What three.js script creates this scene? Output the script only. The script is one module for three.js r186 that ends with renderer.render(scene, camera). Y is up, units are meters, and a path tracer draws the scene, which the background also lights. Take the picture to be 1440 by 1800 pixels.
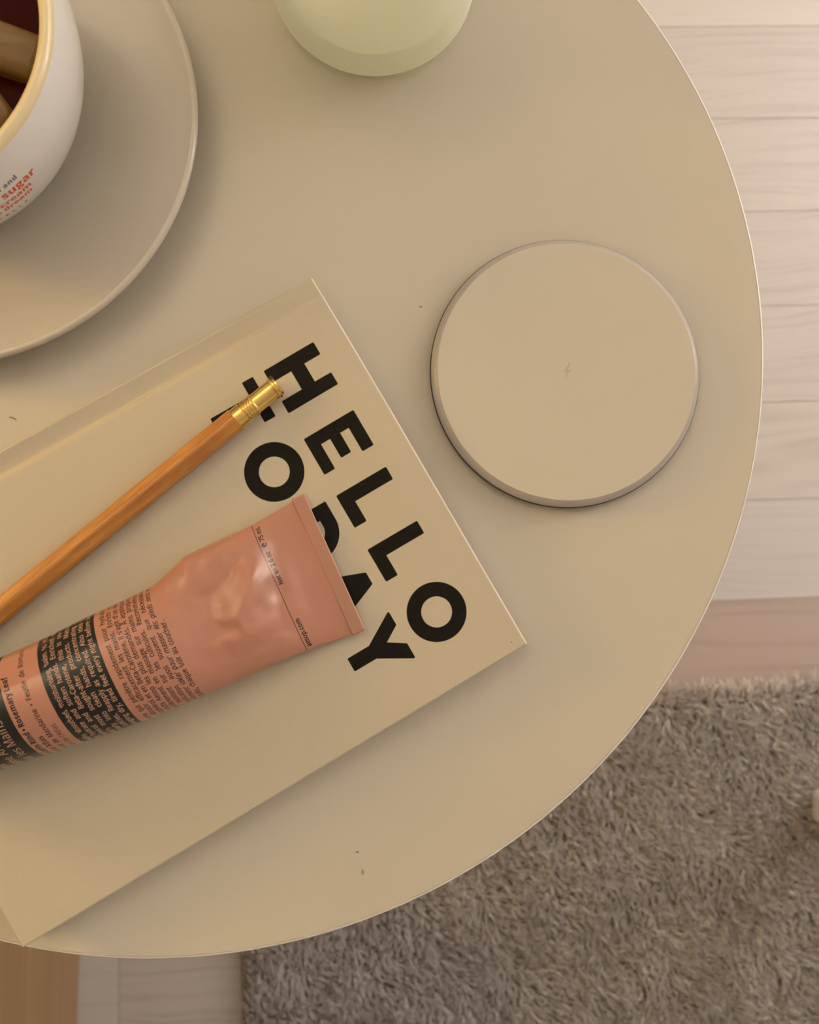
import * as THREE from 'three';
import { mergeGeometries, toCreasedNormals } from 'three/addons/utils/BufferGeometryUtils.js';
import { RoundedBoxGeometry } from 'three/addons/geometries/RoundedBoxGeometry.js';
import { RectAreaLightUniformsLib } from 'three/addons/lights/RectAreaLightUniformsLib.js';
import { createNoise2D, createNoise3D } from 'simplex-noise';

// ------------------------------------------------------------------ camera, lamps, exposure
RectAreaLightUniformsLib.init();
const scene = new THREE.Scene();
const renderer = new THREE.WebGLRenderer({ antialias: true });
renderer.toneMapping = THREE.LinearToneMapping;
renderer.toneMappingExposure = 1.0;
renderer.shadowMap.enabled = true;
const camera = new THREE.PerspectiveCamera(61.9275, 0.8, 0.02, 20);      // a phone held 32 cm over the table top
camera.position.set(0, 0.8166, 0);
camera.up.set(-0.00284, 0.06717, -0.99774);
camera.lookAt(0.04222, 0.8166 - 0.99684, -0.06723);
camera.focus = 0.309;
camera.userData.fStop = 13;
scene.background = new THREE.Color(0x000000);

const LAMPS = {
  addedUplight: { at: [-1.0, 1.78, -1.0], color: [1.0, 0.81, 0.55], nits: 93, glow: 5, side: 0.26 },  // unseen uplighter, added for soft bounce off the ceiling
  globe: { at: [-0.85, 0.78, -0.22], color: [1.0, 0.60, 0.12], candela: 0.84, glow: 2.4, radius: 0.1 },
  bulb: { at: [1.9, 0.86, -0.72], color: [1.0, 0.92, 0.86], candela: 0.42, glow: 30, radius: 0.05 },
  addedWallPanel: { at: [1.75, 2.15, -1.45], color: [1.0, 0.905, 0.85], nits: 195, glow: 9, side: 0.34 },  // unseen panel, added to turn the right wall into a soft source
};

// ------------------------------------------------------------------ helpers
let seed = 7;
const rnd = () => { seed = (seed + 0x6d2b79f5) | 0; let t = Math.imul(seed ^ (seed >>> 15), 1 | seed); t = (t + Math.imul(t ^ (t >>> 7), 61 | t)) ^ t; return ((t ^ (t >>> 14)) >>> 0) / 4294967296; };
const n2 = createNoise2D(rnd), n3 = createNoise3D(rnd);
const V = (x, y, z) => new THREE.Vector3(x, y, z);
const clamp = (x, a, b) => Math.min(b, Math.max(a, x));
const sstep = (a, b, x) => { const t = clamp((x - a) / (b - a), 0, 1); return t * t * (3 - 2 * t); };
const lin = (r, g, b) => new THREE.Color().setRGB(r, g, b);
const std = (color, roughness, more = {}) => new THREE.MeshStandardMaterial({ color, roughness, ...more });
const phys = (color, roughness, more = {}) => new THREE.MeshPhysicalMaterial({ color, roughness, ...more });
const taken = new Set();
function numbered(name) {
  if (!taken.has(name)) { taken.add(name); return name; }
  const base = name.replace(/_\d{3}$/, '');
  for (let k = 1; ; k++) { const n = base + '_' + String(k).padStart(3, '0'); if (!taken.has(n)) { taken.add(n); return n; } }
}
function thing(name, label, category, at = [0, 0, 0], turn = 0) {
  const g = new THREE.Group(); g.name = numbered(name); g.position.set(...at); g.rotation.y = turn;
  g.userData = { label, category }; scene.add(g); return g;
}
function part(name, geometry, material, parent, label) {
  const m = new THREE.Mesh(geometry, material); m.name = numbered(name); m.castShadow = m.receiveShadow = true;
  if (label) m.userData.label = label;
  parent.add(m); return m;
}
function struct(name, geometry, material) { const m = part(name, geometry, material, scene); m.userData.kind = 'structure'; return m; }
function canvasTexture(w, h, draw, srgb = true) {
  const c = document.createElement('canvas'); c.width = w; c.height = h;
  draw(c.getContext('2d'), w, h);
  const t = new THREE.CanvasTexture(c); if (srgb) t.colorSpace = THREE.SRGBColorSpace;
  t.magFilter = THREE.LinearFilter; return t;
}
function dataTexture(w, h, f, srgb = false) {
  const d = new Uint8Array(w * h * 4);
  for (let y = 0; y < h; y++) for (let x = 0; x < w; x++) {
    const c = f(x / w, y / h, x, y), o = (y * w + x) * 4;
    for (let k = 0; k < 3; k++) d[o + k] = clamp(Math.round(255 * (Array.isArray(c) ? c[k] : c)), 0, 255);
    d[o + 3] = 255;
  }
  const t = new THREE.DataTexture(d, w, h); t.wrapS = t.wrapT = THREE.RepeatWrapping; t.magFilter = THREE.LinearFilter;
  t.minFilter = THREE.LinearFilter; if (srgb) t.colorSpace = THREE.SRGBColorSpace; t.needsUpdate = true; return t;
}
function grid(nu, nv, f, closedU = false) {           // f(i/nu, j/nv) -> {p:[x,y,z], uv:[u,v]}
  const pos = [], uv = [], idx = [];
  for (let j = 0; j <= nv; j++) for (let i = 0; i <= nu; i++) { const q = f(i / nu, j / nv); pos.push(...q.p); uv.push(...q.uv); }
  const w = nu + 1;
  for (let j = 0; j < nv; j++) for (let i = 0; i < nu; i++) { const a = j * w + i; idx.push(a, a + w, a + 1, a + 1, a + w, a + w + 1); }
  const g = new THREE.BufferGeometry();
  g.setAttribute('position', new THREE.Float32BufferAttribute(pos, 3)); g.setAttribute('uv', new THREE.Float32BufferAttribute(uv, 2));
  g.setIndex(idx); g.computeVertexNormals();
  if (closedU) {                                       // smooth over the seam
    const n = g.attributes.normal;
    for (let j = 0; j <= nv; j++) {
      const a = j * w, b = a + nu, m = V(n.getX(a) + n.getX(b), n.getY(a) + n.getY(b), n.getZ(a) + n.getZ(b)).normalize();
      n.setXYZ(a, m.x, m.y, m.z); n.setXYZ(b, m.x, m.y, m.z);
    }
  }
  return g;
}
const lathe = (pts, seg = 128) => new THREE.LatheGeometry(pts.map((p) => new THREE.Vector2(p[0], p[1])), seg);
function smoothProfile(pts, n = 60) {
  const c = new THREE.CatmullRomCurve3(pts.map((p) => V(p[0], p[1], 0)), false, 'centripetal');
  return c.getSpacedPoints(n).map((p) => [p.x, p.y]);
}
function ramp(keys) {                                  // smooth curve through [x, y] keys (monotone cubic)
  const n = keys.length, x = keys.map((k) => k[0]), y = keys.map((k) => k[1]), d = [], m = [];
  for (let i = 0; i < n - 1; i++) d.push((y[i + 1] - y[i]) / (x[i + 1] - x[i]));
  for (let i = 0; i < n; i++) m.push(i === 0 ? d[0] : i === n - 1 ? d[n - 2] : d[i - 1] * d[i] <= 0 ? 0 : (d[i - 1] + d[i]) / 2);
  return (t) => {
    t = clamp(t, x[0], x[n - 1]); let i = 0; while (i < n - 2 && t > x[i + 1]) i++;
    const h = x[i + 1] - x[i], s = (t - x[i]) / h, s2 = s * s, s3 = s2 * s;
    return (2 * s3 - 3 * s2 + 1) * y[i] + (s3 - 2 * s2 + s) * h * m[i] + (-2 * s3 + 3 * s2) * y[i + 1] + (s3 - s2) * h * m[i + 1];
  };
}

// ------------------------------------------------------------------ the room
const X0 = -2.3, X1 = 2.5, Z0 = -2.5, Z1 = 2.1, H = 2.5;
const wallMat = std(lin(0.74, 0.72, 0.69), 0.9), ceilMat = std(lin(0.8, 0.79, 0.77), 0.95);
const floor = struct('floor', new THREE.BoxGeometry(X1 - X0 + 0.2, 0.1, Z1 - Z0 + 0.2).translate((X0 + X1) / 2, -0.062, (Z0 + Z1) / 2), std(lin(0.10, 0.085, 0.075), 0.9));
struct('ceiling', new THREE.BoxGeometry(X1 - X0 + 0.2, 0.1, Z1 - Z0 + 0.2).translate((X0 + X1) / 2, H + 0.05, (Z0 + Z1) / 2), ceilMat);
struct('wall_left', new THREE.BoxGeometry(0.1, H, Z1 - Z0).translate(X0 - 0.05, H / 2, (Z0 + Z1) / 2), wallMat);
struct('wall_right', new THREE.BoxGeometry(0.1, H, Z1 - Z0).translate(X1 + 0.05, H / 2, (Z0 + Z1) / 2), wallMat);
struct('wall_back', new THREE.BoxGeometry(X1 - X0 + 0.2, H, 0.1).translate((X0 + X1) / 2, H / 2, Z0 - 0.05), wallMat);
struct('wall_front', new THREE.BoxGeometry(X1 - X0 + 0.2, H, 0.1).translate((X0 + X1) / 2, H / 2, Z1 + 0.05), wallMat);

const skirting = std(lin(0.7, 0.69, 0.67), 0.6);
for (const [name, w, d, x, z] of [['baseboard_left', 0.016, Z1 - Z0, X0 + 0.008, (Z0 + Z1) / 2], ['baseboard_right', 0.016, Z1 - Z0, X1 - 0.008, (Z0 + Z1) / 2], ['baseboard_back', X1 - X0 - 0.032, 0.016, (X0 + X1) / 2, Z0 + 0.008], ['baseboard_front', X1 - X0 - 0.032, 0.016, (X0 + X1) / 2, Z1 - 0.008]])
  struct(name, new RoundedBoxGeometry(w, 0.085, d, 2, 0.003).translate(x, 0.0305, z), skirting);

// floor boards: pale washed oak; a few of them a pinkish brown with broad cathedral grain
function grainTexture(base, line, amount, cathedral) {
  const ox = rnd() * 90, oy = rnd() * 90;
  return dataTexture(1024, 256, (u, v) => {
    const x = u * 1.35, y = v * 0.0965;
    const wob = n2(x * 3 + ox, y * 9 + oy) * 0.010 + n2(x * 9 + oy, y * 25) * 0.002;
    let rings;
    if (cathedral) {                                   // long tapering arches round the heart line
      const c = (y - 0.05 + 0.012 * n2(x * 2.2, ox)) / 0.03, q = Math.sqrt(c * c + 0.25) + 0.55 * Math.sin(x * 2.6 + ox) + 0.35 * n2(x * 4 + oy, y * 22);
      rings = 0.5 + 0.5 * Math.sin(q * 11 + wob * 60);
      rings = Math.pow(rings, 2.2) * (0.55 + 0.45 * n2(x * 5 + 7, y * 30));
    } else {
      const q = y + wob; rings = Math.pow(0.5 + 0.5 * n2(x * 1.6 + ox, q * 190 + oy), 2.6) * (0.55 + 0.65 * n2(x * 3.7 + 31, y * 60 + oy));
    }
    const pores = Math.max(0, n2(x * 60 + oy, y * 1500 + ox)) * 0.22 + 0.25 * Math.max(0, n2(x * 20, y * 420 + ox) - 0.35);
    const patch = 0.5 * n2(x * 2.3 + oy, y * 18 + ox);
    const k = clamp(amount * (Math.max(0, rings) + pores) - 0.05 * patch, 0, 1);
    return [0, 1, 2].map((i) => base[i] * (1 - k) + line[i] * k);
  }, true);
}
const plankMats = [
  [[0.776, 0.762, 0.758], [0.66, 0.64, 0.63], 0.55, false], [[0.758, 0.744, 0.740], [0.64, 0.615, 0.605], 0.7, false],
  [[0.785, 0.776, 0.767], [0.68, 0.66, 0.65], 0.45, false], [[0.762, 0.749, 0.740], [0.66, 0.63, 0.61], 0.6, true],
  [[0.695, 0.636, 0.609], [0.61, 0.54, 0.51], 0.46, true], [[0.731, 0.699, 0.686], [0.65, 0.61, 0.59], 0.5, false],
].map((a) => new THREE.MeshPhysicalMaterial({ map: grainTexture(...a), roughness: 0.5, clearcoat: 0.22, clearcoatRoughness: 0.4 }));
const PW = 0.0965, TURN = THREE.MathUtils.degToRad(1.95);
const plankGeos = {};
function plankGeo(len) {
  const key = len.toFixed(3);
  if (!plankGeos[key]) {
    const w = PW - 0.0003, t = 0.011, b = 0.0004;     // bevelled board
    const s = new THREE.Shape(); s.moveTo(-len / 2 + 0.0006, -w / 2); s.lineTo(len / 2 - 0.0002, -w / 2); s.lineTo(len / 2 - 0.0002, w / 2); s.lineTo(-len / 2 + 0.0006, w / 2); s.closePath();
    const top = [], L = len / 2 - 0.0002, W = w / 2;
    const ringAt = (e, y) => [[-L + e, y, -W + e], [L - e, y, -W + e], [L - e, y, W - e], [-L + e, y, W - e]];
    const r0 = ringAt(0, -t), r1 = ringAt(0, -b), r2 = ringAt(b, 0);
    const tri = (a, bb, c) => top.push(...a, ...bb, ...c), quad = (a, bb, c, d) => { tri(a, bb, c); tri(a, c, d); };
    for (let k = 0; k < 4; k++) { const j = (k + 1) % 4; quad(r0[j], r0[k], r1[k], r1[j]); quad(r1[j], r1[k], r2[k], r2[j]); }
    quad(r2[3], r2[2], r2[1], r2[0]);
    const g = new THREE.BufferGeometry(); g.setAttribute('position', new THREE.Float32BufferAttribute(top, 3));
    const uv = []; for (let k = 0; k < top.length; k += 3) uv.push((top[k] + L) / 1.35, (top[k + 2] + W) / PW);
    g.setAttribute('uv', new THREE.Float32BufferAttribute(uv, 2)); g.computeVertexNormals(); plankGeos[key] = g;
  }
  return plankGeos[key];
}
{
  // seams run along (cos, -sin) of TURN; one seam passes (0.383, 0.0286)
  const ca = Math.cos(TURN), sa = Math.sin(TURN), t0 = 0.0286 * ca + 0.383 * sa;
  const styles = { '-7': 2, '-6': 1, '-5': 1, '-4': 1, '-3': 1, '-2': 3, '-1': 0, 0: 4, 1: 4, 2: 5, 3: 1 };
  for (let row = -26; row <= 21; row++) {
    const across = t0 + (row + 0.5) * PW;
    // board ends, measured along the row; the third row over the rug's edge has one just beside the bench
    let joint = row === 3 ? -0.2440 : ((row * 37 % 23) / 23) * 1.35 - 0.9 + (row === 0 ? 0.75 : 0);
    if (row < 3) while (Math.abs(joint - 0.4) < 0.4 || Math.abs(joint + 1.35 - 0.4) < 0.4) joint -= 0.31;
    for (const [a, b] of [[X0 + 0.02, joint], [joint, Math.min(joint + 1.35, X1 - 0.02)], [Math.min(joint + 1.35, X1 - 0.02), X1 - 0.02]]) {
      for (let s = a; s < b - 0.02; s += 1.35) {
        const e = Math.min(b, s + 1.35), mid = (s + e) / 2, len = e - s;
        const x = mid * ca + across * sa, z = -mid * sa + across * ca;
        if (z < Z0 + 0.02 || z > Z1 - 0.02) continue;
        let k = styles[row] ?? Math.floor(rnd() * 4); if (row === 3 && e < 0) k = 2; if (row < -7 && rnd() > 0.7) k = 5;
        const m = part('floor_plank', plankGeo(len), plankMats[k], floor);
        m.position.set(x, 0, z); m.rotation.y = TURN;
      }
    }
  }
}

// lamps, all out of view; the uplighter and wall panel are added for soft light
{
  const p = LAMPS.addedUplight, h = p.at[1], t = thing('added_uplighter', 'tall brass uplighter floor lamp with a shallow white bowl, added unseen for soft bounce light', 'lamp', [p.at[0], 0, p.at[2]]);
  part('bowl', lathe([[0.012, h - 0.07], [0.06, h - 0.06], [0.13, h - 0.03], [0.20, h + 0.02], [0.198, h + 0.023], [0.128, h - 0.024], [0.06, h - 0.052], [0, h - 0.056]], 64), std(lin(0.8, 0.8, 0.78), 0.5), t);
  part('diffuser', new THREE.CylinderGeometry(0.145, 0.145, 0.006, 48).translate(0, h - 0.006, 0), std(lin(0.9, 0.88, 0.84), 0.5, { emissive: lin(...p.color), emissiveIntensity: p.glow }), t);
  part('pole', new THREE.CylinderGeometry(0.011, 0.011, h - 0.09, 20).translate(0, 0.02 + (h - 0.09) / 2, 0), std(lin(0.7, 0.5, 0.22), 0.3, { metalness: 1 }), t);
  part('base', lathe([[0, 0.0], [0.14, 0.0], [0.142, 0.004], [0.14, 0.018], [0.02, 0.024], [0, 0.024]], 64), std(lin(0.7, 0.5, 0.22), 0.35, { metalness: 1 }), t);
  const l = new THREE.RectAreaLight(lin(...p.color), p.nits, p.side, p.side); l.position.set(p.at[0], h + 0.001, p.at[2]); l.lookAt(p.at[0], h + 1, p.at[2]); l.name = 'added_uplighter_light'; scene.add(l);
}
for (const [p, name, label] of [[LAMPS.globe, 'floor_lamp', 'short brass floor lamp with a glowing amber globe left of the table'], [LAMPS.bulb, 'slim_lamp', 'slim brass floor lamp with a small bright white bulb to the right']]) {
  const h = p.at[1], t = thing(name, label, 'lamp', [p.at[0], 0, p.at[2]]);
  part('lamp_shade', new THREE.SphereGeometry(p.radius, 40, 28).translate(0, h, 0), std(lin(0.9, 0.86, 0.8), 0.5, { emissive: lin(...p.color), emissiveIntensity: p.glow }), t);
  part('pole', new THREE.CylinderGeometry(0.009, 0.009, h - p.radius - 0.02, 20).translate(0, 0.02 + (h - p.radius - 0.02) / 2, 0), std(lin(0.7, 0.5, 0.22), 0.3, { metalness: 1 }), t);
  part('base', lathe([[0, 0.0], [0.13, 0.0], [0.132, 0.004], [0.13, 0.018], [0.02, 0.024], [0, 0.024]], 64), std(lin(0.7, 0.5, 0.22), 0.35, { metalness: 1 }), t);
  const l = new THREE.PointLight(lin(...p.color), p.candela, 0, 2); l.position.set(...p.at); l.castShadow = true; l.shadow.radius = p.radius / 0.02; l.name = name + '_bulb'; scene.add(l);
}
{
  const p = LAMPS.addedWallPanel, t = thing('added_wall_panel', 'tilted white ceiling panel lamp added unseen so the right wall gives soft light', 'lamp', p.at);
  t.lookAt(X1, 1.35, p.at[2] - 0.1);                     // local +z faces the wall
  part('housing', new RoundedBoxGeometry(p.side + 0.04, p.side + 0.04, 0.05, 3, 0.01).translate(0, 0, -0.03), std(lin(0.8, 0.8, 0.8), 0.5), t);
  part('diffuser', new RoundedBoxGeometry(p.side, p.side, 0.012, 3, 0.005).translate(0, 0, -0.002), std(lin(0.85, 0.85, 0.85), 0.5, { emissive: lin(...p.color), emissiveIntensity: p.glow }), t);
  const l = new THREE.RectAreaLight(lin(...p.color), p.nits, p.side, p.side); l.position.copy(V(0, 0, 0.006).applyQuaternion(t.quaternion).add(t.position)); l.lookAt(V(0, 0, 1).applyQuaternion(t.quaternion).add(l.position)); l.name = 'added_wall_panel_light'; scene.add(l);
  part('stem', new THREE.CylinderGeometry(0.008, 0.008, 0.3, 16).translate(0, 0, 0), std(lin(0.7, 0.7, 0.7), 0.5), t).position.set(0, 0.15, -0.05);
}

// ------------------------------------------------------------------ shag rug
const RUG = { x: -0.130, z: 0.1335, w: 1.25, d: 0.95, turn: THREE.MathUtils.degToRad(2.5) };
{
  const t = thing('shag_rug', 'grey-beige shag pile rug lying on the pale plank floor', 'rug', [RUG.x, 0, RUG.z], RUG.turn);
  part('backing', new RoundedBoxGeometry(RUG.w, 0.006, RUG.d, 2, 0.002).translate(RUG.w / 2, 0.0032, RUG.d / 2), std(lin(0.30, 0.275, 0.24), 1), t);
  // one curved, tapering yarn end, three-sided
  const blade = (bend) => {
    const c = new THREE.CatmullRomCurve3([V(0, 0, 0), V(0.05 * bend, 0.42, 0), V(0.28 * bend, 0.8, 0), V(0.68 * bend, 0.98, 0)]);
    const N = 5, K = 4, pos = [], idx = [];
    for (let i = 0; i <= N; i++) {
      const p = c.getPoint(i / N), r = 0.05 * (i < 4 ? 1 : i === 4 ? 0.85 : 0.35), tan = c.getTangent(i / N), nx = V(tan.y, -tan.x, 0), b = V(0, 0, 1);
      for (let k = 0; k < K; k++) { const a = 2 * Math.PI * k / K; const q = p.clone().addScaledVector(nx, Math.cos(a) * r).addScaledVector(b, Math.sin(a) * r); pos.push(q.x, q.y, q.z); }
    }
    for (let i = 0; i < N; i++) for (let k = 0; k < K; k++) { const a = i * K + k, b = i * K + (k + 1) % K; idx.push(a, b, a + K, b, b + K, a + K); }
    idx.push(N * K, N * K + 1, N * K + 2, N * K, N * K + 2, N * K + 3);
    const g = new THREE.BufferGeometry(); g.setAttribute('position', new THREE.Float32BufferAttribute(pos, 3)); g.setIndex(idx); g.computeVertexNormals(); return g;
  };
  const ca = Math.cos(RUG.turn), sa = Math.sin(RUG.turn), places = [];
  const step = 0.0021;
  for (let x = 0.002; x < RUG.w - 0.002; x += step) for (let z = 0.002; z < RUG.d - 0.002; z += step) {
    const wx = RUG.x + x * ca + z * sa, wz = RUG.z - x * sa + z * ca;
    const seen = wx < 0.50 && wz < 0.50;
    if (!seen && rnd() > 0.17) continue;
    places.push([x + (rnd() - 0.5) * step * 1.4, z + (rnd() - 0.5) * step * 1.4, seen ? 1 : 1.9]);
  }
  const mat = std(0xffffff, 0.85);
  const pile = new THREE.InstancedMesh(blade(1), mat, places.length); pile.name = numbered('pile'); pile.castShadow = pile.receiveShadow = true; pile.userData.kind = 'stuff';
  const M = new THREE.Matrix4(), Q = new THREE.Quaternion(), E = new THREE.Euler(), col = new THREE.Color();
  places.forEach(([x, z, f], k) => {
    const lean = n2(x * 14, z * 14) * 1.3 + n2(x * 60 + 9, z * 60) * 0.8 - 0.8;
    const edgeOut = Math.max(0, 1 - Math.min(x, z) / 0.012);
    let az = lean + (rnd() - 0.5) * 1.9; if (rnd() > (z - 0.003) / 0.02) az = Math.PI / 2 + (rnd() - 0.5) * 1.2;
    const hgt = (0.0155 + 0.0028 * n2(x * 45, z * 45 + 3) + 0.004 * (rnd() - 0.5)) * (1 - 0.25 * edgeOut);
    const wide = 0.0150 * f * (0.8 + 0.5 * rnd());
    E.set((rnd() - 0.5) * 0.5, az, (rnd() - 0.5) * 0.7); Q.setFromEuler(E);
    M.compose(V(x, 0.004, z), Q, V(0.016 * (0.7 + 0.6 * rnd()), hgt, wide)); pile.setMatrixAt(k, M);
    const tone = (0.47 + 0.24 * (1 - sstep(0.004, 0.022, z))) * (0.84 + 0.28 * rnd() + (rnd() < 0.09 ? 0.45 : 0)) * (1 + 0.10 * n2(x * 9, z * 9) + 0.12 * n2(x * 60 + 5, z * 60));  // paler towards the back edge: light on the yarn tips put into the colour
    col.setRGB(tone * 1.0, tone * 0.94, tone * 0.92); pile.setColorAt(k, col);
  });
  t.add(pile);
}

// ------------------------------------------------------------------ oak bench at the left, white stool at the right
{
  const oak = dataTexture(256, 1024, (u, v) => {
    const x = u * 0.14, y = v * 1.2, g = n2(x * 240 + 3, y * 2.0) * 0.5 + n2(x * 700, y * 5) * 0.3 + 0.35 * Math.sin((x * 90 + n2(x * 10, y * 1.4) * 2.2));
    const k = 0.5 + 0.35 * g; return [0.68 - 0.10 * k, 0.57 - 0.11 * k, 0.44 - 0.12 * k];
  }, true);
  const m = std(0xffffff, 0.55, { map: oak });
  const t = thing('oak_cabinet', 'low oak cabinet whose plain side meets the floor at the lower left', 'cabinet', [-0.2640, 0, 0.12], THREE.MathUtils.degToRad(-0.6));
  const box = (w, h, d, x, y, z, r = 0.002) => { const g = new RoundedBoxGeometry(w, h, d, 3, r).translate(x, y, z); const p = g.attributes.position, uv = g.attributes.uv; for (let i = 0; i < p.count; i++) uv.setXY(i, (p.getX(i) + 0.8 * p.getY(i) + 2) / 0.14, (p.getZ(i) + 2) / 1.2); return g; };
  part('side_panel', box(0.02, 0.42, 1.1, -0.01, 0.2105, 0.55, 0.003), m, t);
  part('side_panel', box(0.02, 0.42, 1.1, -0.41, 0.2105, 0.55, 0.003), m, t);
  for (const z of [0.012, 1.088]) part('end_panel', box(0.376, 0.40, 0.02, -0.21, 0.2, z), m, t);
  part('top_panel', box(0.43, 0.022, 1.12, -0.21, 0.4325, 0.55, 0.005), m, t);
}
{
  const white = phys(lin(0.80, 0.80, 0.87), 0.45, { clearcoat: 0.2 });
  const t = thing('white_stool', 'white painted stool with one square rounded foot on the right of the rug', 'stool', [0.4105, 0.0, 0.206], THREE.MathUtils.degToRad(2));
  const foot = (x, z) => part('leg', new RoundedBoxGeometry(0.03, 0.434, 0.03, 5, 0.006).translate(x + 0.015, 0.012 + 0.217, z + 0.015), white, t);
  foot(0, 0); foot(0.30, 0); foot(0, 0.30); foot(0.30, 0.30);
  part('seat', new RoundedBoxGeometry(0.35, 0.028, 0.35, 4, 0.01).translate(0.165, 0.46, 0.165), white, t);
  for (const [w, d, x, z] of [[0.27, 0.018, 0.165, 0.015], [0.27, 0.018, 0.165, 0.315], [0.018, 0.27, 0.015, 0.165], [0.018, 0.27, 0.315, 0.165]]) part('apron', new RoundedBoxGeometry(w, 0.05, d, 2, 0.003).translate(x, 0.42, z), white, t);
}

// ------------------------------------------------------------------ the table
const TT = 0.5;                                        // height of the table top
{
  const ER = 0.0009, t = thing('side_table', 'round white side table with a thin smooth top, carrying all the small things', 'table', [-0.0754, 0, -0.0869]);
  const paint = phys(lin(0.58, 0.54, 0.445), 0.42, { clearcoat: 0.15, clearcoatRoughness: 0.4 });
  const R = 0.2251, edge = [];
  for (let k = 0; k <= 8; k++) { const a = k / 8 * Math.PI / 2; edge.push([R - ER + ER * Math.sin(a), TT - ER + ER * Math.cos(a)]); }
  part('tabletop', toCreasedNormals(lathe([[0, TT - 0.016], [R - 0.012, TT - 0.016], [R - 0.001, TT - 0.008], [R, TT - 0.006], [R - ER, TT - 0.0005], [R - ER, TT], [R - 0.02, TT], [0, TT]], 256), 0.6), paint, t);
  part('painted_lit_edge', lathe([[R - ER - 0.0001, TT - 0.0058], [R + 0.00005, TT - 0.0058], ...edge.reverse(), [R - ER - 0.0001, TT]], 256), phys(lin(0.80, 0.775, 0.73), 0.3, { clearcoat: 0.6, clearcoatRoughness: 0.15 }), t, 'glossy edge of the top, coloured paler as if catching light');  // bright highlight of the rolled edge put into a paler colour
  part('column', lathe([[0, 0.012], [0.03, 0.012], [0.022, 0.03], [0.019, 0.06], [0.019, 0.44], [0.03, 0.47], [0.05, 0.484], [0, 0.484]], 64), paint, t);
  part('base', lathe([[0, 0.0005], [0.15, 0.0005], [0.153, 0.004], [0.15, 0.010], [0.04, 0.014], [0, 0.014]], 96), paint, t);
}

// ------------------------------------------------------------------ saucer, cup, drink, ice
const SX = -0.1552, SZ = -0.1625;                      // saucer
const CX = -0.1543, CZ = -0.1636;                      // cup, a little off the middle of the saucer
const glaze = (c = [0.56, 0.52, 0.435]) => phys(lin(...c), 0.28, { clearcoat: 0.6, clearcoatRoughness: 0.12 });
{
  const t = thing('saucer', 'wide off-white saucer with a rounded rim under the cup', 'saucer', [SX, TT, SZ]);
  const top = smoothProfile([[0.0, 0.0062], [0.030, 0.0062], [0.036, 0.0070], [0.055, 0.0097], [0.075, 0.0127], [0.0860, 0.0148], [0.0890, 0.0156]], 50);
  const rim = [[0.0900, 0.01595], [0.0909, 0.0155], [0.0913, 0.0146], [0.0911, 0.0134], [0.0900, 0.0119]];
  const under = smoothProfile([[0.0900, 0.0119], [0.078, 0.0086], [0.055, 0.005], [0.047, 0.0036]], 24).slice(1);
  part('dish', lathe([...top, ...rim, ...under].reverse(), 200), glaze(), t);
  part('foot_ring', lathe([[0.040, 0.0058], [0.0405, 0.0004], [0.0425, 0.0], [0.0455, 0.0004], [0.047, 0.0045]], 96), glaze(), t);
}
const cupProfile = smoothProfile([[0.0300, 0.0042], [0.0340, 0.0048], [0.0430, 0.0095], [0.0512, 0.0175], [0.0560, 0.0275], [0.0582, 0.0365], [0.0590, 0.0430], [0.0585, 0.0500], [0.0568, 0.0565]], 70);
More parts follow.
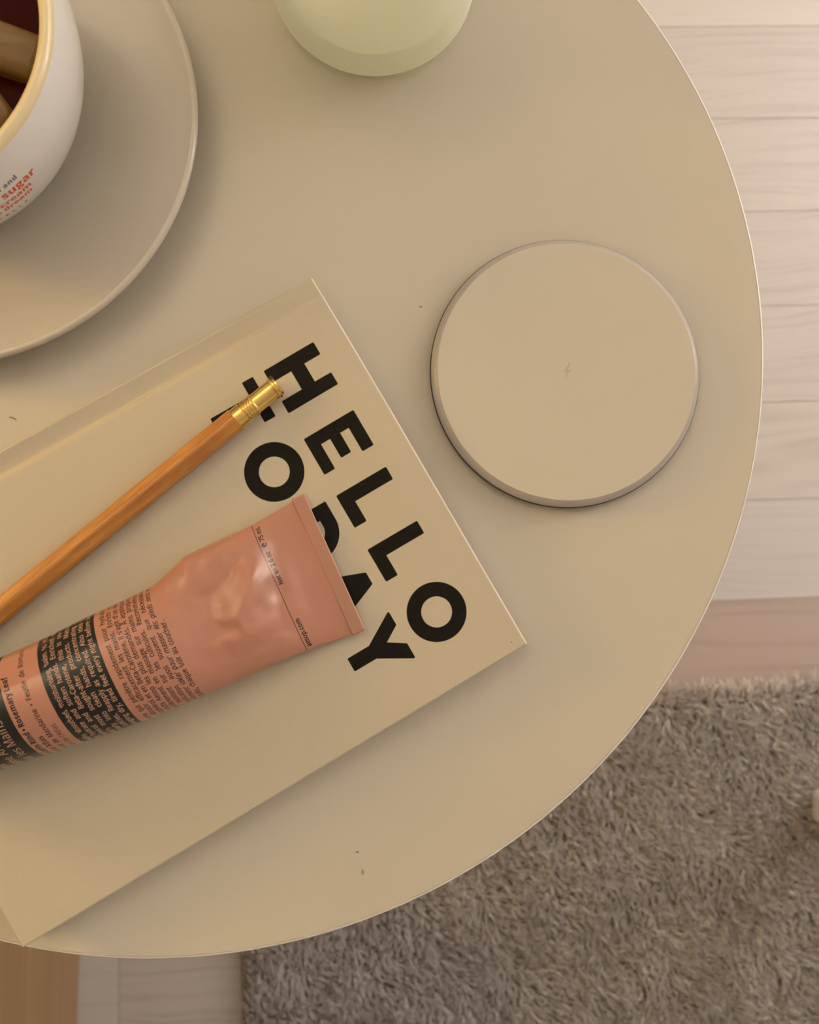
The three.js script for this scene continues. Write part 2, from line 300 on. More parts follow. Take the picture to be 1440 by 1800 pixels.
{
  const y0 = TT + 0.0064, t = thing('coffee_cup', 'white rounded cup with small orange and grey print, standing on the saucer', 'cup', [CX, y0, CZ]);
  // print on the wall: angle from +x towards +z, height above the cup's foot
  const A0 = 0.45, A1 = 1.45, H0 = 0.022, H1 = 0.050;
  const print = canvasTexture(1024, 512, (g, w, h) => {
    g.fillStyle = '#ffffff'; g.fillRect(0, 0, w, h);
    const row = (text, hgt, size, color, ang, gap = 0, bold = true) => {   // right end at ang
      g.font = (bold ? 'bold ' : '') + size + 'px sans-serif'; g.fillStyle = color; g.textBaseline = 'alphabetic';
      let x = (A1 - ang) / (A1 - A0) * w; const y = (H1 - hgt) / (H1 - H0) * h;
      for (const ch of [...text].reverse()) { x -= g.measureText(ch).width + gap; g.fillText(ch, x, y); if (bold) { g.lineWidth = 2.5; g.strokeStyle = color; g.strokeText(ch, x, y); } }
    };
    row('good and', 0.0452, 50, '#7d7f9c', 0.765, 2, true);
    row('our sugar', 0.0405, 88, '#ee4800', 0.675, 0);
    row('your cream', 0.0362, 74, '#ee4800', 0.73, 0);
    row('the dream', 0.0326, 66, '#ee4800', 0.745, 0);
    row('T E L L E', 0.0275, 44, '#6f7480', 0.80, 6);
  });
  const wall = grid(200, 70, (i, j) => {
    const a = i * 2 * Math.PI, p = cupProfile[Math.round(j * 70)];
    return { p: [p[0] * Math.cos(a), p[1], p[0] * Math.sin(a)], uv: [(A1 - a) / (A1 - A0), (p[1] - H0) / (H1 - H0)] };
  }, true);
  const m = glaze([0.74, 0.735, 0.735]); m.map = print;
  part('wall', wall, m, t);
  const lip = []; for (let k = 0; k <= 10; k++) { const a = k / 10 * Math.PI; lip.push([0.0546 + 0.0022 * Math.cos(a), 0.0565 + 0.0024 * Math.sin(a)]); }
  part('rim', lathe([...lip, ...smoothProfile([[0.0524, 0.0565], [0.0545, 0.050], [0.0555, 0.042], [0.0545, 0.034], [0.051, 0.024], [0.043, 0.014], [0.034, 0.0095], [0, 0.0085]], 40).slice(1)].map((p) => p).reverse(), 160), glaze([0.76, 0.64, 0.39]), t, 'cream rim and inside of the cup');
  part('foot', lathe([[0.0, 0.0035], [0.024, 0.0035], [0.0255, 0.0], [0.029, 0.0], [0.0305, 0.0044]], 96), glaze(), t);
  // a plain loop handle on the far side
  const hc = new THREE.CatmullRomCurve3([V(-0.0570, 0.048, 0), V(-0.076, 0.050, 0), V(-0.086, 0.038, 0), V(-0.077, 0.023, 0), V(-0.054, 0.019, 0)]);
  part('handle', new THREE.TubeGeometry(hc, 40, 0.0052, 14), glaze(), t);
}
{
  const y = TT + 0.0064 + 0.0455;
  const d = part('coffee', lathe([[0, -0.020], [0.049, -0.020], [0.0525, -0.012], [0.0550, -0.004], [0.0550, 0.0], [0, 0.0]].map((p) => [p[0], p[1]]), 96), phys(lin(0.034, 0.002, 0.001), 0.35, { ior: 1.33, specularIntensity: 0.2 }), scene);
  d.position.set(CX, y, CZ); d.userData = { label: 'dark red-brown iced drink filling the white cup', category: 'drink' };
  const ice = new RoundedBoxGeometry(0.026, 0.016, 0.0145, 5, 0.004);
  { const p = ice.attributes.position; for (let i = 0; i < p.count; i++) { const s = 1 + 0.05 * n3(p.getX(i) * 90, p.getY(i) * 90, p.getZ(i) * 90); p.setXYZ(i, p.getX(i) * s, p.getY(i) * s, p.getZ(i) * s); } ice.computeVertexNormals(); }
  const mat = phys(lin(0.20, 0.118, 0.042), 0.35, { clearcoat: 0.35, clearcoatRoughness: 0.2, transmission: 0.15, thickness: 0.01, ior: 1.31 });
  const put = (x, z, turn, label) => { const m = part('ice_cube', ice, mat, scene); m.position.set(x, y + 0.0015, z); m.rotation.set(0.12, turn, -0.08); m.userData = { label, category: 'ice cube', group: 'ice cubes floating in the cup' }; };
  put(-0.1150, -0.1618, -0.30, 'amber ice cube floating in the drink against the right side of the cup');
  put(-0.1240, -0.1365, 0.6, 'amber ice cube in the drink nearest the cup\'s lower rim and the print');
}

// ------------------------------------------------------------------ frosted glass at the top edge
{
  const t = thing('frosted_tumbler', 'pale green frosted glass tumbler standing at the top edge of the table', 'glass', [-0.0007, TT, -0.2247]);
  const R = 0.0387;
  const outer = [[0, 0.0002], [0.028, 0.0002], ...smoothProfile([[0.0325, 0.0004], [0.0362, 0.0020], [0.0382, 0.0052], [R, 0.0100]], 14), [R, 0.03], [R, 0.05], [R, 0.062], [R - 0.0004, 0.0636], [R - 0.0014, 0.0642]];
  const inner = [[R - 0.0026, 0.0636], [R - 0.003, 0.062], [R - 0.0032, 0.03], [R - 0.0036, 0.014], [R - 0.010, 0.0065], [0, 0.006]];
  part('glass_wall', lathe([...outer, ...inner], 160), phys(lin(0.97, 0.985, 0.89), 0.7, { transmission: 0.68, thickness: 0, ior: 1.45, clearcoat: 0.3, clearcoatRoughness: 0.35 }), t);
}

// ------------------------------------------------------------------ wireless charger
{
  const t = thing('wireless_charger', 'round cream charging pad with a clear rim and faint bolt mark beside the book', 'charger', [0.0717, TT, -0.0735]);
  const R = 0.0506;
  part('pad', lathe([[0, 0.0012], [0.0455, 0.0012], [0.0474, 0.0026], [0.0484, 0.0040], [0.0484, 0.0070], [0.0481, 0.0071], [0, 0.0071]], 160), phys(lin(0.58, 0.54, 0.445), 0.38, { clearcoat: 0.2 }), t);
  part('rim', lathe([[0.0484, 0.0042], [R - 0.0001, 0.0042], [R - 0.0001, 0.0047], [0.0501, 0.0055], [0.0493, 0.0065], [0.0486, 0.00695], [0.0484, 0.00695]], 200), phys(lin(0.44, 0.405, 0.375), 0.3, { clearcoat: 0.4, clearcoatRoughness: 0.15 }), t, 'clear plastic rim with a dark outer edge');
  part('gap_shade_ring', lathe([[0.0478, 0.0030], [R + 0.00005, 0.0030], [R + 0.00025, 0.0033], [R + 0.00025, 0.0040], [R, 0.0043], [0.0484, 0.0043]], 160), std(lin(0.05, 0.045, 0.04), 0.6), t, 'dark ring standing in for the shaded gap under the rim');  // near-black ring painted in for shade in the gap below the rim
  part('foot_pad', lathe([[0, 0], [0.044, 0], [0.0445, 0.0012], [0, 0.0012]], 96), std(lin(0.3, 0.3, 0.3), 0.8), t);
  const bolt = [[0.7, 3.2], [-0.95, 0.55], [-1.65, -0.45], [-0.3, -0.5], [-1.15, -3.35], [0.9, -0.25], [1.65, 0.42], [0.1, 0.5], [0.95, 2.6]].map((p) => new THREE.Vector2(p[0] / 1000, p[1] / 1000));
  const g = new THREE.ExtrudeGeometry(new THREE.Shape(bolt), { depth: 0.00005, bevelEnabled: false }).rotateX(-Math.PI / 2).translate(0.0001, 0.0071, 0);
  part('bolt_symbol', g, std(lin(0.47, 0.435, 0.355), 0.5), t, 'faint grey lightning bolt');
}

// ------------------------------------------------------------------ the book
const BU = 0.15375, BV = 0.2019, BT = TT + 0.012;
const book = thing('planner_book', 'cream hardcover planner with large black HELLO TODAY lettering, under the pencil and tube', 'book');
{   // local frame: x = u (from the spine to the fore edge), z = v (away from the corner by the charger)
  const m = new THREE.Matrix4().makeBasis(V(0.50583, 0, 0.86263), V(0, 1, 0), V(-0.86263, 0, 0.50583)); m.setPosition(-0.02266, TT, -0.10615);
  m.decompose(book.position, book.quaternion, book.scale);
  const K = 2048 / 210;                                // canvas pixels per mm: x = v, y = u
  const print = canvasTexture(2048, 1536, (g) => {
    g.fillStyle = 'rgb(198,189,168)'; g.fillRect(0, 0, 2048, 1536);
    const X = (v) => (v + 2) * K, Y = (u) => (u + 1) * K;
    g.fillStyle = g.strokeStyle = '#11100c'; g.lineJoin = 'round'; g.lineWidth = 0.9 * K;
    const poly = (pts) => {                            // [u, v] in mm, drawn inset with rounded corners
      const cx = pts.reduce((s, p) => s + p[0], 0) / pts.length, cy = pts.reduce((s, p) => s + p[1], 0) / pts.length;
      g.beginPath(); pts.forEach(([u, v], k) => { const uu = u, vv = v; k ? g.lineTo(X(vv), Y(uu)) : g.moveTo(X(vv), Y(uu)); }); g.closePath(); g.fill(); g.stroke();
    };
    const bar = (u0, u1, v0, v1) => poly([[u0 + 0.45, v0 + 0.45], [u1 - 0.45, v0 + 0.45], [u1 - 0.45, v1 - 0.45], [u0 + 0.45, v1 - 0.45]]);
    const ringO = (u, v, ro, ri) => { g.beginPath(); g.arc(X(v), Y(u), (ro + ri) / 2 * K, 0, 7); g.lineWidth = (ro - ri) * K; g.stroke(); g.lineWidth = 0.9 * K; };
    // HELLO: capitals with their tops towards v = 0
    bar(21.7, 26.9, 11.7, 32.3); bar(34.5, 39.5, 11.7, 32.2); bar(24, 37, 18.4, 23.8);
    bar(50.3, 55.0, 11.7, 32.2); bar(51, 64.8, 11.7, 16.3); bar(51, 62.9, 19.9, 24.0); bar(51, 65.1, 27.8, 32.2);
    bar(73.7, 78.8, 11.9, 32.4); bar(74, 86.9, 27.5, 32.4);
    bar(95.9, 101.0, 12.0, 32.4); bar(96, 109.1, 27.6, 32.4);
    ringO(127.4, 22.3, 10.65, 5.5);
    // TODAY
    bar(21.5, 38.0, 36.7, 41.2); bar(27.2, 32.3, 38, 57.3);
    ringO(55.15, 47.1, 10.7, 5.5);
    bar(73.4, 78.5, 36.7, 57.6);
    { g.lineWidth = 5.1 * K; g.lineCap = 'butt'; g.beginPath(); g.moveTo(X(39.25), Y(75.5)); g.lineTo(X(39.25), Y(80.6)); g.arc(X(47.15), Y(80.6), 7.9 * K, Math.PI, 0, true); g.lineTo(X(55.05), Y(75.5)); g.stroke(); g.lineWidth = 0.9 * K; }
    poly([[95.4, 57.1], [102.9, 37.4], [107.0, 37.4], [115.0, 57.1], [110.3, 57.1], [104.95, 44.9], [99.9, 57.1]]); bar(99, 111, 49.5, 53.8);
    poly([[119.2, 37.4], [123.8, 37.4], [127.7, 43.8], [131.9, 37.4], [137.0, 37.4], [130.3, 48.9], [130.3, 57.4], [126.0, 57.4], [126.0, 48.9]]);
    g.fillStyle = 'rgb(226,219,205)'; g.fillRect(0, 0, X(0.55), 1536);  // light caught by the edge beside the charger, painted as a paler strip
    // little gaps in the ink and one speck
    g.fillStyle = 'rgba(200,195,185,0.55)';
    for (let k = 0; k < 240; k++) { const u = 22 + rnd() * 116, v = 12 + rnd() * 45; g.beginPath(); g.arc(X(v), Y(u), (0.05 + 0.05 * rnd()) * K, 0, 7); g.fill(); }
    g.fillStyle = 'rgb(120,92,58)'; g.beginPath(); g.ellipse(X(4.8), Y(150.2), 0.28 * K, 0.16 * K, 0.4, 0, 7); g.fill();
    g.fillStyle = 'rgba(110,95,80,0.5)'; for (const [u, v] of [[8.2, 40], [7.9, 62], [8.1, 66], [8.0, 91]]) { g.beginPath(); g.arc(X(v), Y(u), 0.18 * K, 0, 7); g.fill(); }
  });
  const weave = dataTexture(512, 512, (u, v, x, y) => 0.5 + 0.22 * n2(x * 0.35, y * 0.35) + 0.2 * n2(x * 0.12 + 40, y * 0.12) + 0.08 * (rnd() - 0.5));
  weave.repeat.set(4, 3);
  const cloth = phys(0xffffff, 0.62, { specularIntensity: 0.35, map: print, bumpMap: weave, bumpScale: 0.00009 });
  const plain = std(lin(0.56, 0.51, 0.40), 0.62);
  // height of the front cover over u and v (mm above the table): spine ridge, joint, board with rolled edges
  const joint = ramp([[0, 10.2], [0.35, 11.1], [0.9, 11.35], [1.7, 11.0], [4.5, 9.95], [6.9, 9.3], [7.7, 9.55], [8.6, 11.2], [9.6, 11.88], [12, 12.0], [153, 12.0]]);
  const yTop = (u, v) => {
    const flat = ramp([[0, 10.9], [0.5, 11.7], [1.2, 11.95], [153, 12]])(u), k = sstep(6, 42, v);
    let y = flat + (joint(u) - flat) * (0.25 + 0.75 * k);
    for (const e of [v, 201.9 - v, 153.75 - u]) if (e < 0.8) { const q = 1 - clamp(e, 0, 0.8) / 0.8; y -= 0.8 * (1 - Math.sqrt(Math.max(0, 1 - q * q))); }
    return y / 1000;
  };
  const us = [0, 0.15, 0.35, 0.6, 0.9, 1.3, 1.7, 2.5, 3.5, 4.5, 5.5, 6.3, 7, 7.4, 7.9, 8.3, 8.7, 9.1, 9.6, 10.5, 12, 30, 60, 90, 120, 150, 152.95, 153.1, 153.3, 153.5, 153.62, 153.7, 153.75];
  const vs = [0, 0.05, 0.13, 0.25, 0.45, 0.65, 0.8, 3, 6, 10, 14, 18, 22, 27, 32, 38, 45, 70, 100, 130, 160, 190, 201.1, 201.25, 201.45, 201.65, 201.77, 201.85, 201.9];
  const nu = us.length - 1, nv = vs.length - 1;
  const top = grid(nv, nu, (i, j) => { const u = us[Math.round(j * nu)], v = vs[Math.round(i * nv)]; return { p: [u / 1000, yTop(u, v), v / 1000], uv: [(v + 2) * K / 2048, 1 - (u + 1) * K / 1536] }; });
  // walls and underside of the board
  const rim = []; us.forEach((u) => rim.push([u, 0])); vs.slice(1).forEach((v) => rim.push([153.75, v])); [...us].reverse().slice(1).forEach((u) => rim.push([u, 201.9])); [...vs].reverse().slice(1).forEach((v) => rim.push([0, v]));
  const skirt = grid(rim.length - 1, 2, (i, j) => { const [u, v] = rim[Math.round(i * (rim.length - 1))], yt = yTop(u, v), yb = Math.min(yt - 0.0004, (u < 8.5 ? joint(u) - 1.9 : 10.0) / 1000); return { p: [u / 1000, yt + (yb - yt) * j, v / 1000], uv: [(v + 2) * K / 2048, 1 - (u + 1) * K / 1536] }; });
  const under = grid(nv, nu, (i, j) => { const u = us[Math.round(j * nu)], v = vs[nv - Math.round(i * nv)]; return { p: [u / 1000, Math.min(yTop(u, v) - 0.0004, (u < 8.5 ? joint(u) - 1.9 : 10.0) / 1000), v / 1000], uv: [0.99, 0.99] }; });
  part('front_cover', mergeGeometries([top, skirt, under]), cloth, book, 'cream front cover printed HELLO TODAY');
  part('back_cover', new RoundedBoxGeometry(BU, 0.0021, BV, 3, 0.0009).translate(BU / 2, 0.00107, BV / 2), plain, book);
  const leaf = dataTexture(8, 256, (u, v, x, y) => 0.62 + 0.28 * rnd() * (y % 2) + 0.05 * rnd(), false);
  part('page_block', new THREE.BoxGeometry(BU - 0.0125, 0.0077, BV - 0.007).translate((BU - 0.0125) / 2 + 0.0095, 0.00605, BV / 2), std(lin(0.8, 0.77, 0.7), 0.85, { map: leaf }), book);
  part('spine', new RoundedBoxGeometry(0.0016, 0.0096, BV, 3, 0.0007).translate(0.0008, 0.0052, BV / 2), plain, book);
}

// ------------------------------------------------------------------ pencil
{
  const dir = V(-0.764, 0, 0.645).normalize();
  const t = thing('wooden_pencil', 'hexagonal brown wooden pencil with a grooved brass cap, lying across the book', 'pencil', [-0.0337, BT + 0.0042, -0.0653]);
  const side = V(0, 1, 0).cross(dir).normalize();
  t.quaternion.setFromRotationMatrix(new THREE.Matrix4().makeBasis(dir, V(0, 1, 0), dir.clone().cross(V(0, 1, 0)).normalize()));   // x runs from the cap to the point
  const wood = dataTexture(1024, 256, (u, v) => {
    const x = u * 0.15, y = v * 0.028, g = n2(x * 28, y * 520 + 3) * 0.55 + n2(x * 90, y * 2100) * 0.3 + 0.25 * n2(x * 12 + 7, y * 160);
    const k = clamp(0.5 + 0.55 * g, 0, 1); return [0.82 - 0.20 * k, 0.585 - 0.20 * k, 0.28 - 0.14 * k];
  }, true);
  const L0 = 0.0196, L1 = 0.135, rad = 0.00455;
  const hex = []; for (let k = 0; k < 6; k++) for (const d of [-0.09, 0, 0.09]) { const a = k * Math.PI / 3 + Math.PI / 6 + Math.PI / 6 * 0 + d * 1.6; hex.push([Math.cos(a) * rad * (d ? 0.945 : 0.962), Math.sin(a) * rad * (d ? 0.945 : 0.962)]); }
  const n = hex.length;
  const body = grid(n, 30, (i, j) => { const p = hex[Math.round(i * n) % n], x = L0 - 0.0002 + (L1 - L0) * j; return { p: [x, p[1], p[0]], uv: [x / 0.15, i] }; });
  part('wooden_barrel', toCreasedNormals(body.toNonIndexed(), 0.45), phys(lin(1, 1, 1), 0.38, { map: wood, clearcoat: 0.35, clearcoatRoughness: 0.25 }), t);
  const cone = grid(n, 6, (i, j) => { const p = hex[Math.round(i * n) % n], s = 1 - 0.78 * j; return { p: [L1 + 0.018 * j, p[1] * s, p[0] * s], uv: [0.2 + 0.1 * j, i] }; });
  part('sharpened_cone', cone, std(lin(0.6, 0.38, 0.2), 0.7, {}), t);
  part('lead', new THREE.ConeGeometry(0.00095, 0.006, 16).rotateZ(-Math.PI / 2).translate(L1 + 0.0205, 0, 0), std(lin(0.04, 0.04, 0.045), 0.4), t);
  const brass = std(lin(0.83, 0.58, 0.19), 0.2, { metalness: 1 });
  const r = 0.00372, pts = [[0, 0.00075], [r - 0.0007, 0.0007], [r - 0.0003, 0.0003], [r - 0.0003, 0.0011], [r + 0.00005, 0.0012], [r + 0.0003, 0.0014], [r + 0.0003, 0.00215], [r + 0.0001, 0.0024], [r - 0.0001, 0.00245], [r - 0.0001, 0.00265], [r, 0.0028], [r, 0.0108]];
  for (let k = 0; k < 4; k++) { const x = 0.0111 + k * 0.0011; pts.push([r + 0.0002, x], [r + 0.0003, x + 0.0003], [r + 0.0002, x + 0.0006], [r - 0.0003, x + 0.0007], [r - 0.0003, x + 0.00095]); }
  pts.push([r + 0.0001, 0.0156], [r + 0.0002, 0.0159], [r + 0.0002, 0.0196], [r - 0.001, 0.0197], [0, 0.0197]);
  const cap = part('brass_cap', toCreasedNormals(lathe(pts.map((p) => [p[0], p[1]]), 96).rotateZ(-Math.PI / 2), 0.5), brass, t, 'polished brass cap with four grooves');
  part('slot', new RoundedBoxGeometry(0.0016, 0.0012, 0.0022, 2, 0.0002).translate(0.0008, 0.0012, 0.00285), std(lin(0.05, 0.035, 0.015), 0.5), cap, 'dark notch in the cap end');
}

// ------------------------------------------------------------------ hand balm tube
{
  const t = thing('balm_tube', 'dented coral metal hand balm tube with black printed bands, lying on the book', 'tube', [-0.0140, BT, -0.0026]);
  const ax = V(-0.910, 0, 0.414).normalize();
  t.quaternion.setFromRotationMatrix(new THREE.Matrix4().makeBasis(ax, V(0, 1, 0), ax.clone().cross(V(0, 1, 0)).normalize()));
  const flip = Math.sign(ax.clone().cross(V(0, 1, 0)).dot(V(0.414, 0, 0.91)));       // +1 if local +z is the lower edge in view
  const SL = 150, S1 = 132;                            // canvas length and tube length, mm
  const K = 13.6;
  const coral = 'rgb(178,125,103)', ink = '#0c0b0b';
  const print = canvasTexture(2040, 1468, (g, W, Hh) => {      // x = SL - s, y = arc + 54, both mm
    g.fillStyle = coral; g.fillRect(0, 0, W, Hh);
    const X = (s) => (SL - s) * K, Y = (w) => (w + 54) * K;
    g.fillStyle = ink; g.fillRect(X(96.9), Y(-40), 18.8 * K, 80 * K); g.fillRect(X(132), Y(-40), 22.6 * K, 80 * K);
    const text = (str, s, w, mm, color, bold, width, heavy) => {       // baseline at s, starts at arc w and runs towards -w; width: justified
      g.save(); g.translate(X(s), Y(w)); g.rotate(-Math.PI / 2); g.fillStyle = color; g.font = (bold ? 'bold ' : '') + (mm * K) + 'px sans-serif'; g.textBaseline = 'alphabetic';
      if (!width) { g.fillText(str, 0, 0); if (heavy) { g.lineWidth = heavy; g.strokeStyle = color; g.strokeText(str, 0, 0); } }
      else {
        const words = str.split(' '), len = words.map((q) => g.measureText(q).width), total = len.reduce((a, b) => a + b, 0), k = Math.min(1, width * K / (total + words.length * 0.18 * mm * K));
        g.scale(k, 1); const gap = (width * K / k - total) / (words.length - 1); let x = 0;
        g.lineWidth = 1; g.strokeStyle = color; words.forEach((q, i) => { g.fillText(q, x, 0); g.strokeText(q, x, 0); x += len[i] + gap; });
      }
      g.restore();
    };
    // near the crimp
    g.fillStyle = '#4a2416'; g.fillRect(X(20.75), Y(-24.3), 0.22 * K, 48.6 * K);
    text('aesop.com', 18.4, 23.2, 2.25, '#1a0d08', false, 0, 1.6); text('Net wt 2.6 oz', 18.4, -0.6, 2.1, '#1a0d08', false, 0, 1.6); text('e', 18.2, -14.6, 3.1, '#1a0d08', true); text('75 mL', 18.4, -17.0, 2.1, '#1a0d08', false, 0, 1.6);
    // French directions
    ['Baume qui pénètre rapidement pour hydrater', 'et adoucir efficacement les mains. Enrichi en', 'Tocophérol et en Beta-Carotène, il s\'agit d\'un des', 'produits Aesop les plus demandés. À appliquer', 'régulièrement en massage sur mains propres,', 'en insistant sur les cuticules. Recommencer', 'l\'application aussi souvent que nécessaire.', 'Également idéal pour masser les pieds secs et']
      .forEach((q, k) => text(q, 74.6 - k * 2.21, 28.0, 2.25, '#1c100b', false, 50));
    text('fatigués, chaque soir au coucher.', 74.6 - 8 * 2.21, 28.0, 2.25, '#1c100b', false, 34.2);
    // English directions
    ['A readily absorbed moisturising balm to effec-', 'tively hydrate and soften hands. Enriched with', 'Tocopherol and Beta-Carotene, this is one of', 'Aesop\'s most sought-after products. Massage', 'regularly into clean hands, concentrating on', 'the cuticles. Reapply as required. Also ideal for', 'massaging dry, tired feet every night before bed.']
      .forEach((q, k) => text(q, 93.9 - k * 2.42, 28.4, 2.3, 'rgb(190,148,126)', false, 52));
    // ingredients
    text('Mandarin Rind • Rosemary Leaf', 106.9, 26.0, 2.45, ink, true, 36.5); text('Cedar Atlas', 104.2, 26.0, 2.45, ink, true);
    text('Écorce de Mandarine • Feuille de Romarin', 101.6, 26.0, 2.3, '#1c100b', false, 46); text('Cèdre de l\'Atlas', 98.9, 26.0, 2.3, '#1c100b');
    // title
    text('pour les Mains', 112.3, 26.5, 3.7, 'rgb(190,148,126)'); text('Baume Aromatique', 116.3, 26.5, 3.7, 'rgb(190,148,126)'); text('Hand Balm', 120.3, 26.5, 3.7, 'rgb(190,148,126)'); text('Aromatique', 124.3, 26.5, 3.7, 'rgb(190,148,126)');
  });
  const wUp = ramp([[0, -26.2], [8, -25.0], [20, -23.5], [33, -23.1], [44, -22.8], [45.5, -22.6], [47, -21.9], [52, -19.9], [58, -17.8], [63, -17.4], [71, -17.2], [82, -16.9], [100, -16.2], [132, -16.4]]);
  const wDn = ramp([[0, 26.2], [8, 25.4], [17, 24.5], [39, 23.5], [60, 23.1], [84, 22.0], [103, 19.8], [125, 17.4], [132, 17.0]]);
  const thick = ramp([[0, 0.9], [4, 1.2], [9, 2.7], [18, 7.4], [30, 13.5], [45, 18.5], [60, 23.5], [80, 27.5], [100, 30.5], [132, 33.0]]);
  const lift = ramp([[0, 2.6], [8, 1.9], [20, 0.7], [40, 0.25], [132, 0.25]]);
  const bump = (s, w, cs, cw, rs, rw, rot = 0) => { const c = Math.cos(rot), q = Math.sin(rot), a = ((s - cs) * c + (w - cw) * q) / rs, b = (-(s - cs) * q + (w - cw) * c) / rw; return Math.exp(-a * a - b * b); };
  // pressed facets of the thin metal: a folded surface over (s, w) with its height offsets in mm
  const P = { B: [60, -17, 0], A: [45.5, -22.5, 1.6], V: [41, -6.5, -2.6], W: [46, 0, -1.9], S: [61, -8.7, 0], U: [62, 2, 0], a: [21.8, -17.8, 0.7], b: [27, -5.5, 1.5], c: [35.7, 4.3, 1.2], d: [35.2, 11.2, 1.1], M: [40.3, 7, -1.1], N: [53, 8.9, -1.0], e: [39, 16.4, 0.2], L: [58, 20.6, 0], T: [15, -22.5, 0], p: [16, -6, -0.2], q: [22, 2.2, -0.7], r: [24, 13.5, -0.7], t: [30, 19.6, 0], v: [15, 17, 0], E: [45, 23.2, 0] };
  const tris = ['BAV', 'BVS', 'SVW', 'SWU', 'AaV', 'AaT', 'abV', 'bcV', 'VcW', 'WcM', 'cdM', 'WMN', 'UWN', 'MdN', 'deN', 'NeL', 'UNL', 'eEL', 'aTp', 'apb', 'bpq', 'bqc', 'cqd', 'dqr', 'dre', 'rte', 'tEe', 'pqr', 'prv', 'vrt'].map((q) => [...q].map((k) => P[k]));
  const facet = (s, w) => {
    for (const [a, b, c] of tris) {
      const d = (b[1] - c[1]) * (a[0] - c[0]) + (c[0] - b[0]) * (a[1] - c[1]);
      const u = ((b[1] - c[1]) * (s - c[0]) + (c[0] - b[0]) * (w - c[1])) / d, v = ((c[1] - a[1]) * (s - c[0]) + (a[0] - c[0]) * (w - c[1])) / d, t = 1 - u - v;
      if (u >= -1e-6 && v >= -1e-6 && t >= -1e-6) return u * a[2] + v * b[2] + t * c[2];
    }
    return 0;
  };
  const dent = (s, w) => {
    let d = 0; const ws = s + 0.9 * n2(s * 0.12, w * 0.12), ww = w + 0.9 * n2(s * 0.12 + 9, w * 0.12);
    for (const [i, j, k] of [[0, 0, 0.28], [1, 0, 0.18], [-1, 0, 0.18], [0, 1, 0.18], [0, -1, 0.18]]) d += k * facet(ws + i * 0.9, ww + j * 0.9);
    d -= 0.8 * bump(s, w, 15, -14, 4, 6, 0.2) + 0.4 * bump(s, w, 13, 5, 3.5, 12, 0);
    d += 0.22 * n2(s * 0.09 + 3, w * 0.07) * sstep(4, 14, s) * (1 - sstep(55, 75, s));
    return d * sstep(3, 12, s);
  };
  const NS = 190, NA = 200;
  const ssOf = (j) => j < 0.15 ? j / 0.15 * 12 : 12 + (j - 0.15) / 0.85 * (S1 - 12);
  const rows = [];
  for (let j = 0; j <= NS; j++) {
    const s = ssOf(j / NS), a = (wDn(s) - wUp(s)) / 2, m = (wDn(s) + wUp(s)) / 2, b = thick(s) / 2, row = [];
    const e = 1.0 + 0.28 * (1 - sstep(30, 80, s));                 // flatter section near the crimp
    for (let i = 0; i <= NA; i++) {
      const th = 2 * Math.PI * i / NA + Math.PI / 2, c = Math.cos(th), q = Math.sin(th);   // from the bottom, round by the lower edge
      const w = m - a * Math.sign(Math.cos(th)) * Math.pow(Math.abs(c), 1 / e);
      let y = lift(s) + b - b * Math.sign(q) * Math.pow(Math.abs(q), e) * 1;
      const topness = sstep(0.05, 0.55, -q);
      y += topness * dent(s, w) * Math.min(1, b / 4);
      y = Math.max(y, lift(s) + 0.05 * (1 - q));
      row.push([s, w, y]);
    }
    // arc length, zero at the top middle
    const arc = [0]; for (let i = 1; i <= NA; i++) arc.push(arc[i - 1] + Math.hypot(row[i][1] - row[i - 1][1], row[i][2] - row[i - 1][2]));
    let best = 0, bd = 1e9; for (let i = 40; i < NA - 40; i++) { const d = Math.abs(row[i][1] - 0.8); if (d < bd) { bd = d; best = i; } }
    row.forEach((p, i) => p.push((arc[i] - arc[best]) * (row[NA / 4][1] > row[3 * NA / 4][1] ? -1 : 1)));
    rows.push(row);
  }
  const body = grid(NA, NS, (i, j) => { const [s, w, y, arc] = rows[Math.round(j * NS)][Math.round(i * NA)]; return { p: [s / 1000, y / 1000, flip * w / 1000], uv: [(SL - s) * K / 2040, 1 - (arc + 54) * K / 1468] }; }, true);
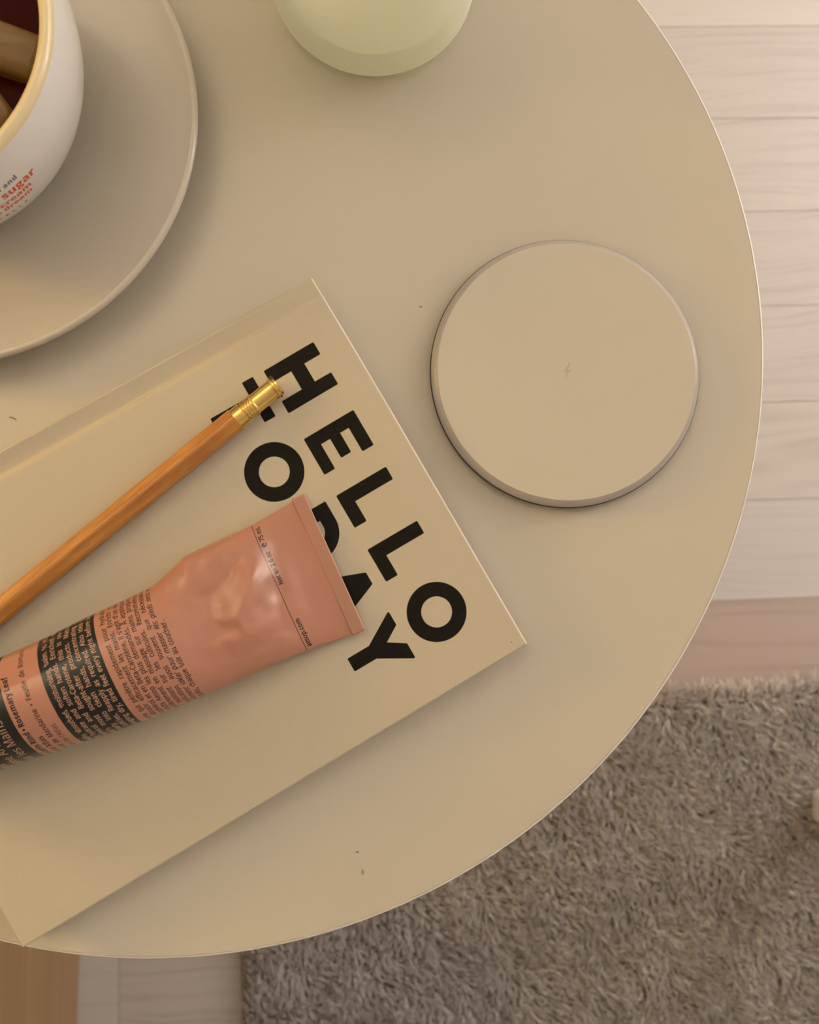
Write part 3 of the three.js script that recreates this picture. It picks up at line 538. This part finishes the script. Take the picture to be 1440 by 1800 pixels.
  const skin = phys(lin(1, 1, 1), 0.3, { map: print, clearcoat: 0.75, clearcoatRoughness: 0.05, specularIntensity: 0.35, side: THREE.DoubleSide });
  part('tube_body', body, skin, t);
  // folded seam at the flat end: two rolled layers
  const seam = new RoundedBoxGeometry(0.0050, 0.0011, 0.0526, 3, 0.0005).translate(0.0020, 0.0030, 0);
  part('crimped_end', seam, phys(lin(0.42, 0.205, 0.135), 0.32, { clearcoat: 0.7, clearcoatRoughness: 0.1 }), t, 'flat folded crimp of the tube');
  const cap = lathe([[0, 0.160], [0.0125, 0.160], [0.0135, 0.159], [0.0138, 0.142], [0.0105, 0.1415], [0.0105, 0.138], [0.0163, 0.1335], [0.0168, 0.1315], [0, 0.1315]].reverse(), 64).rotateZ(-Math.PI / 2).translate(0, 0.0167, 0);
  part('screw_cap', cap, std(lin(0.04, 0.04, 0.04), 0.45), t, 'black screw cap and shoulder');
}

// ------------------------------------------------------------------ lint
{
  const m = std(lin(0.06, 0.05, 0.045), 0.8);
  const hair = (x, y, z, pts, label) => {
    const c = new THREE.CatmullRomCurve3(pts.map((p) => V(p[0] / 1000, 0.00012 + (p[2] ?? 0) / 1000, p[1] / 1000)));
    const o = part('lint_hair', new THREE.TubeGeometry(c, 14, 0.00011, 6), m, scene); o.position.set(x, y, z); o.userData = { label, category: 'lint' };
  };
  hair(-0.1327, TT, -0.0555, [[-1.2, -0.3], [-0.2, -0.25, 0.1], [0.8, 0.2, 0.1], [1.4, 0.6]], 'short dark hair on the table between the saucer and the book');
  hair(-0.0055, TT, 0.1018, [[-0.5, -0.1], [0.1, -0.05, 0.1], [0.45, 0.35]], 'tiny dark speck of lint, the upper of two near the table\'s lower edge');
  hair(-0.0035, TT, 0.1090, [[-0.15, -0.9], [0.05, 0, 0.1], [0.05, 0.9]], 'thin upright dark hair, the lower of two near the table\'s lower edge');
  hair(0.0177, TT, -0.0991, [[-0.5, 0], [0, -0.2, 0.1], [0.45, 0.05]], 'tiny dark speck of lint just left of the charging pad');
}

scene.traverse((o) => { if (o.isMesh) { o.castShadow = true; o.receiveShadow = true; } });
renderer.render(scene, camera);
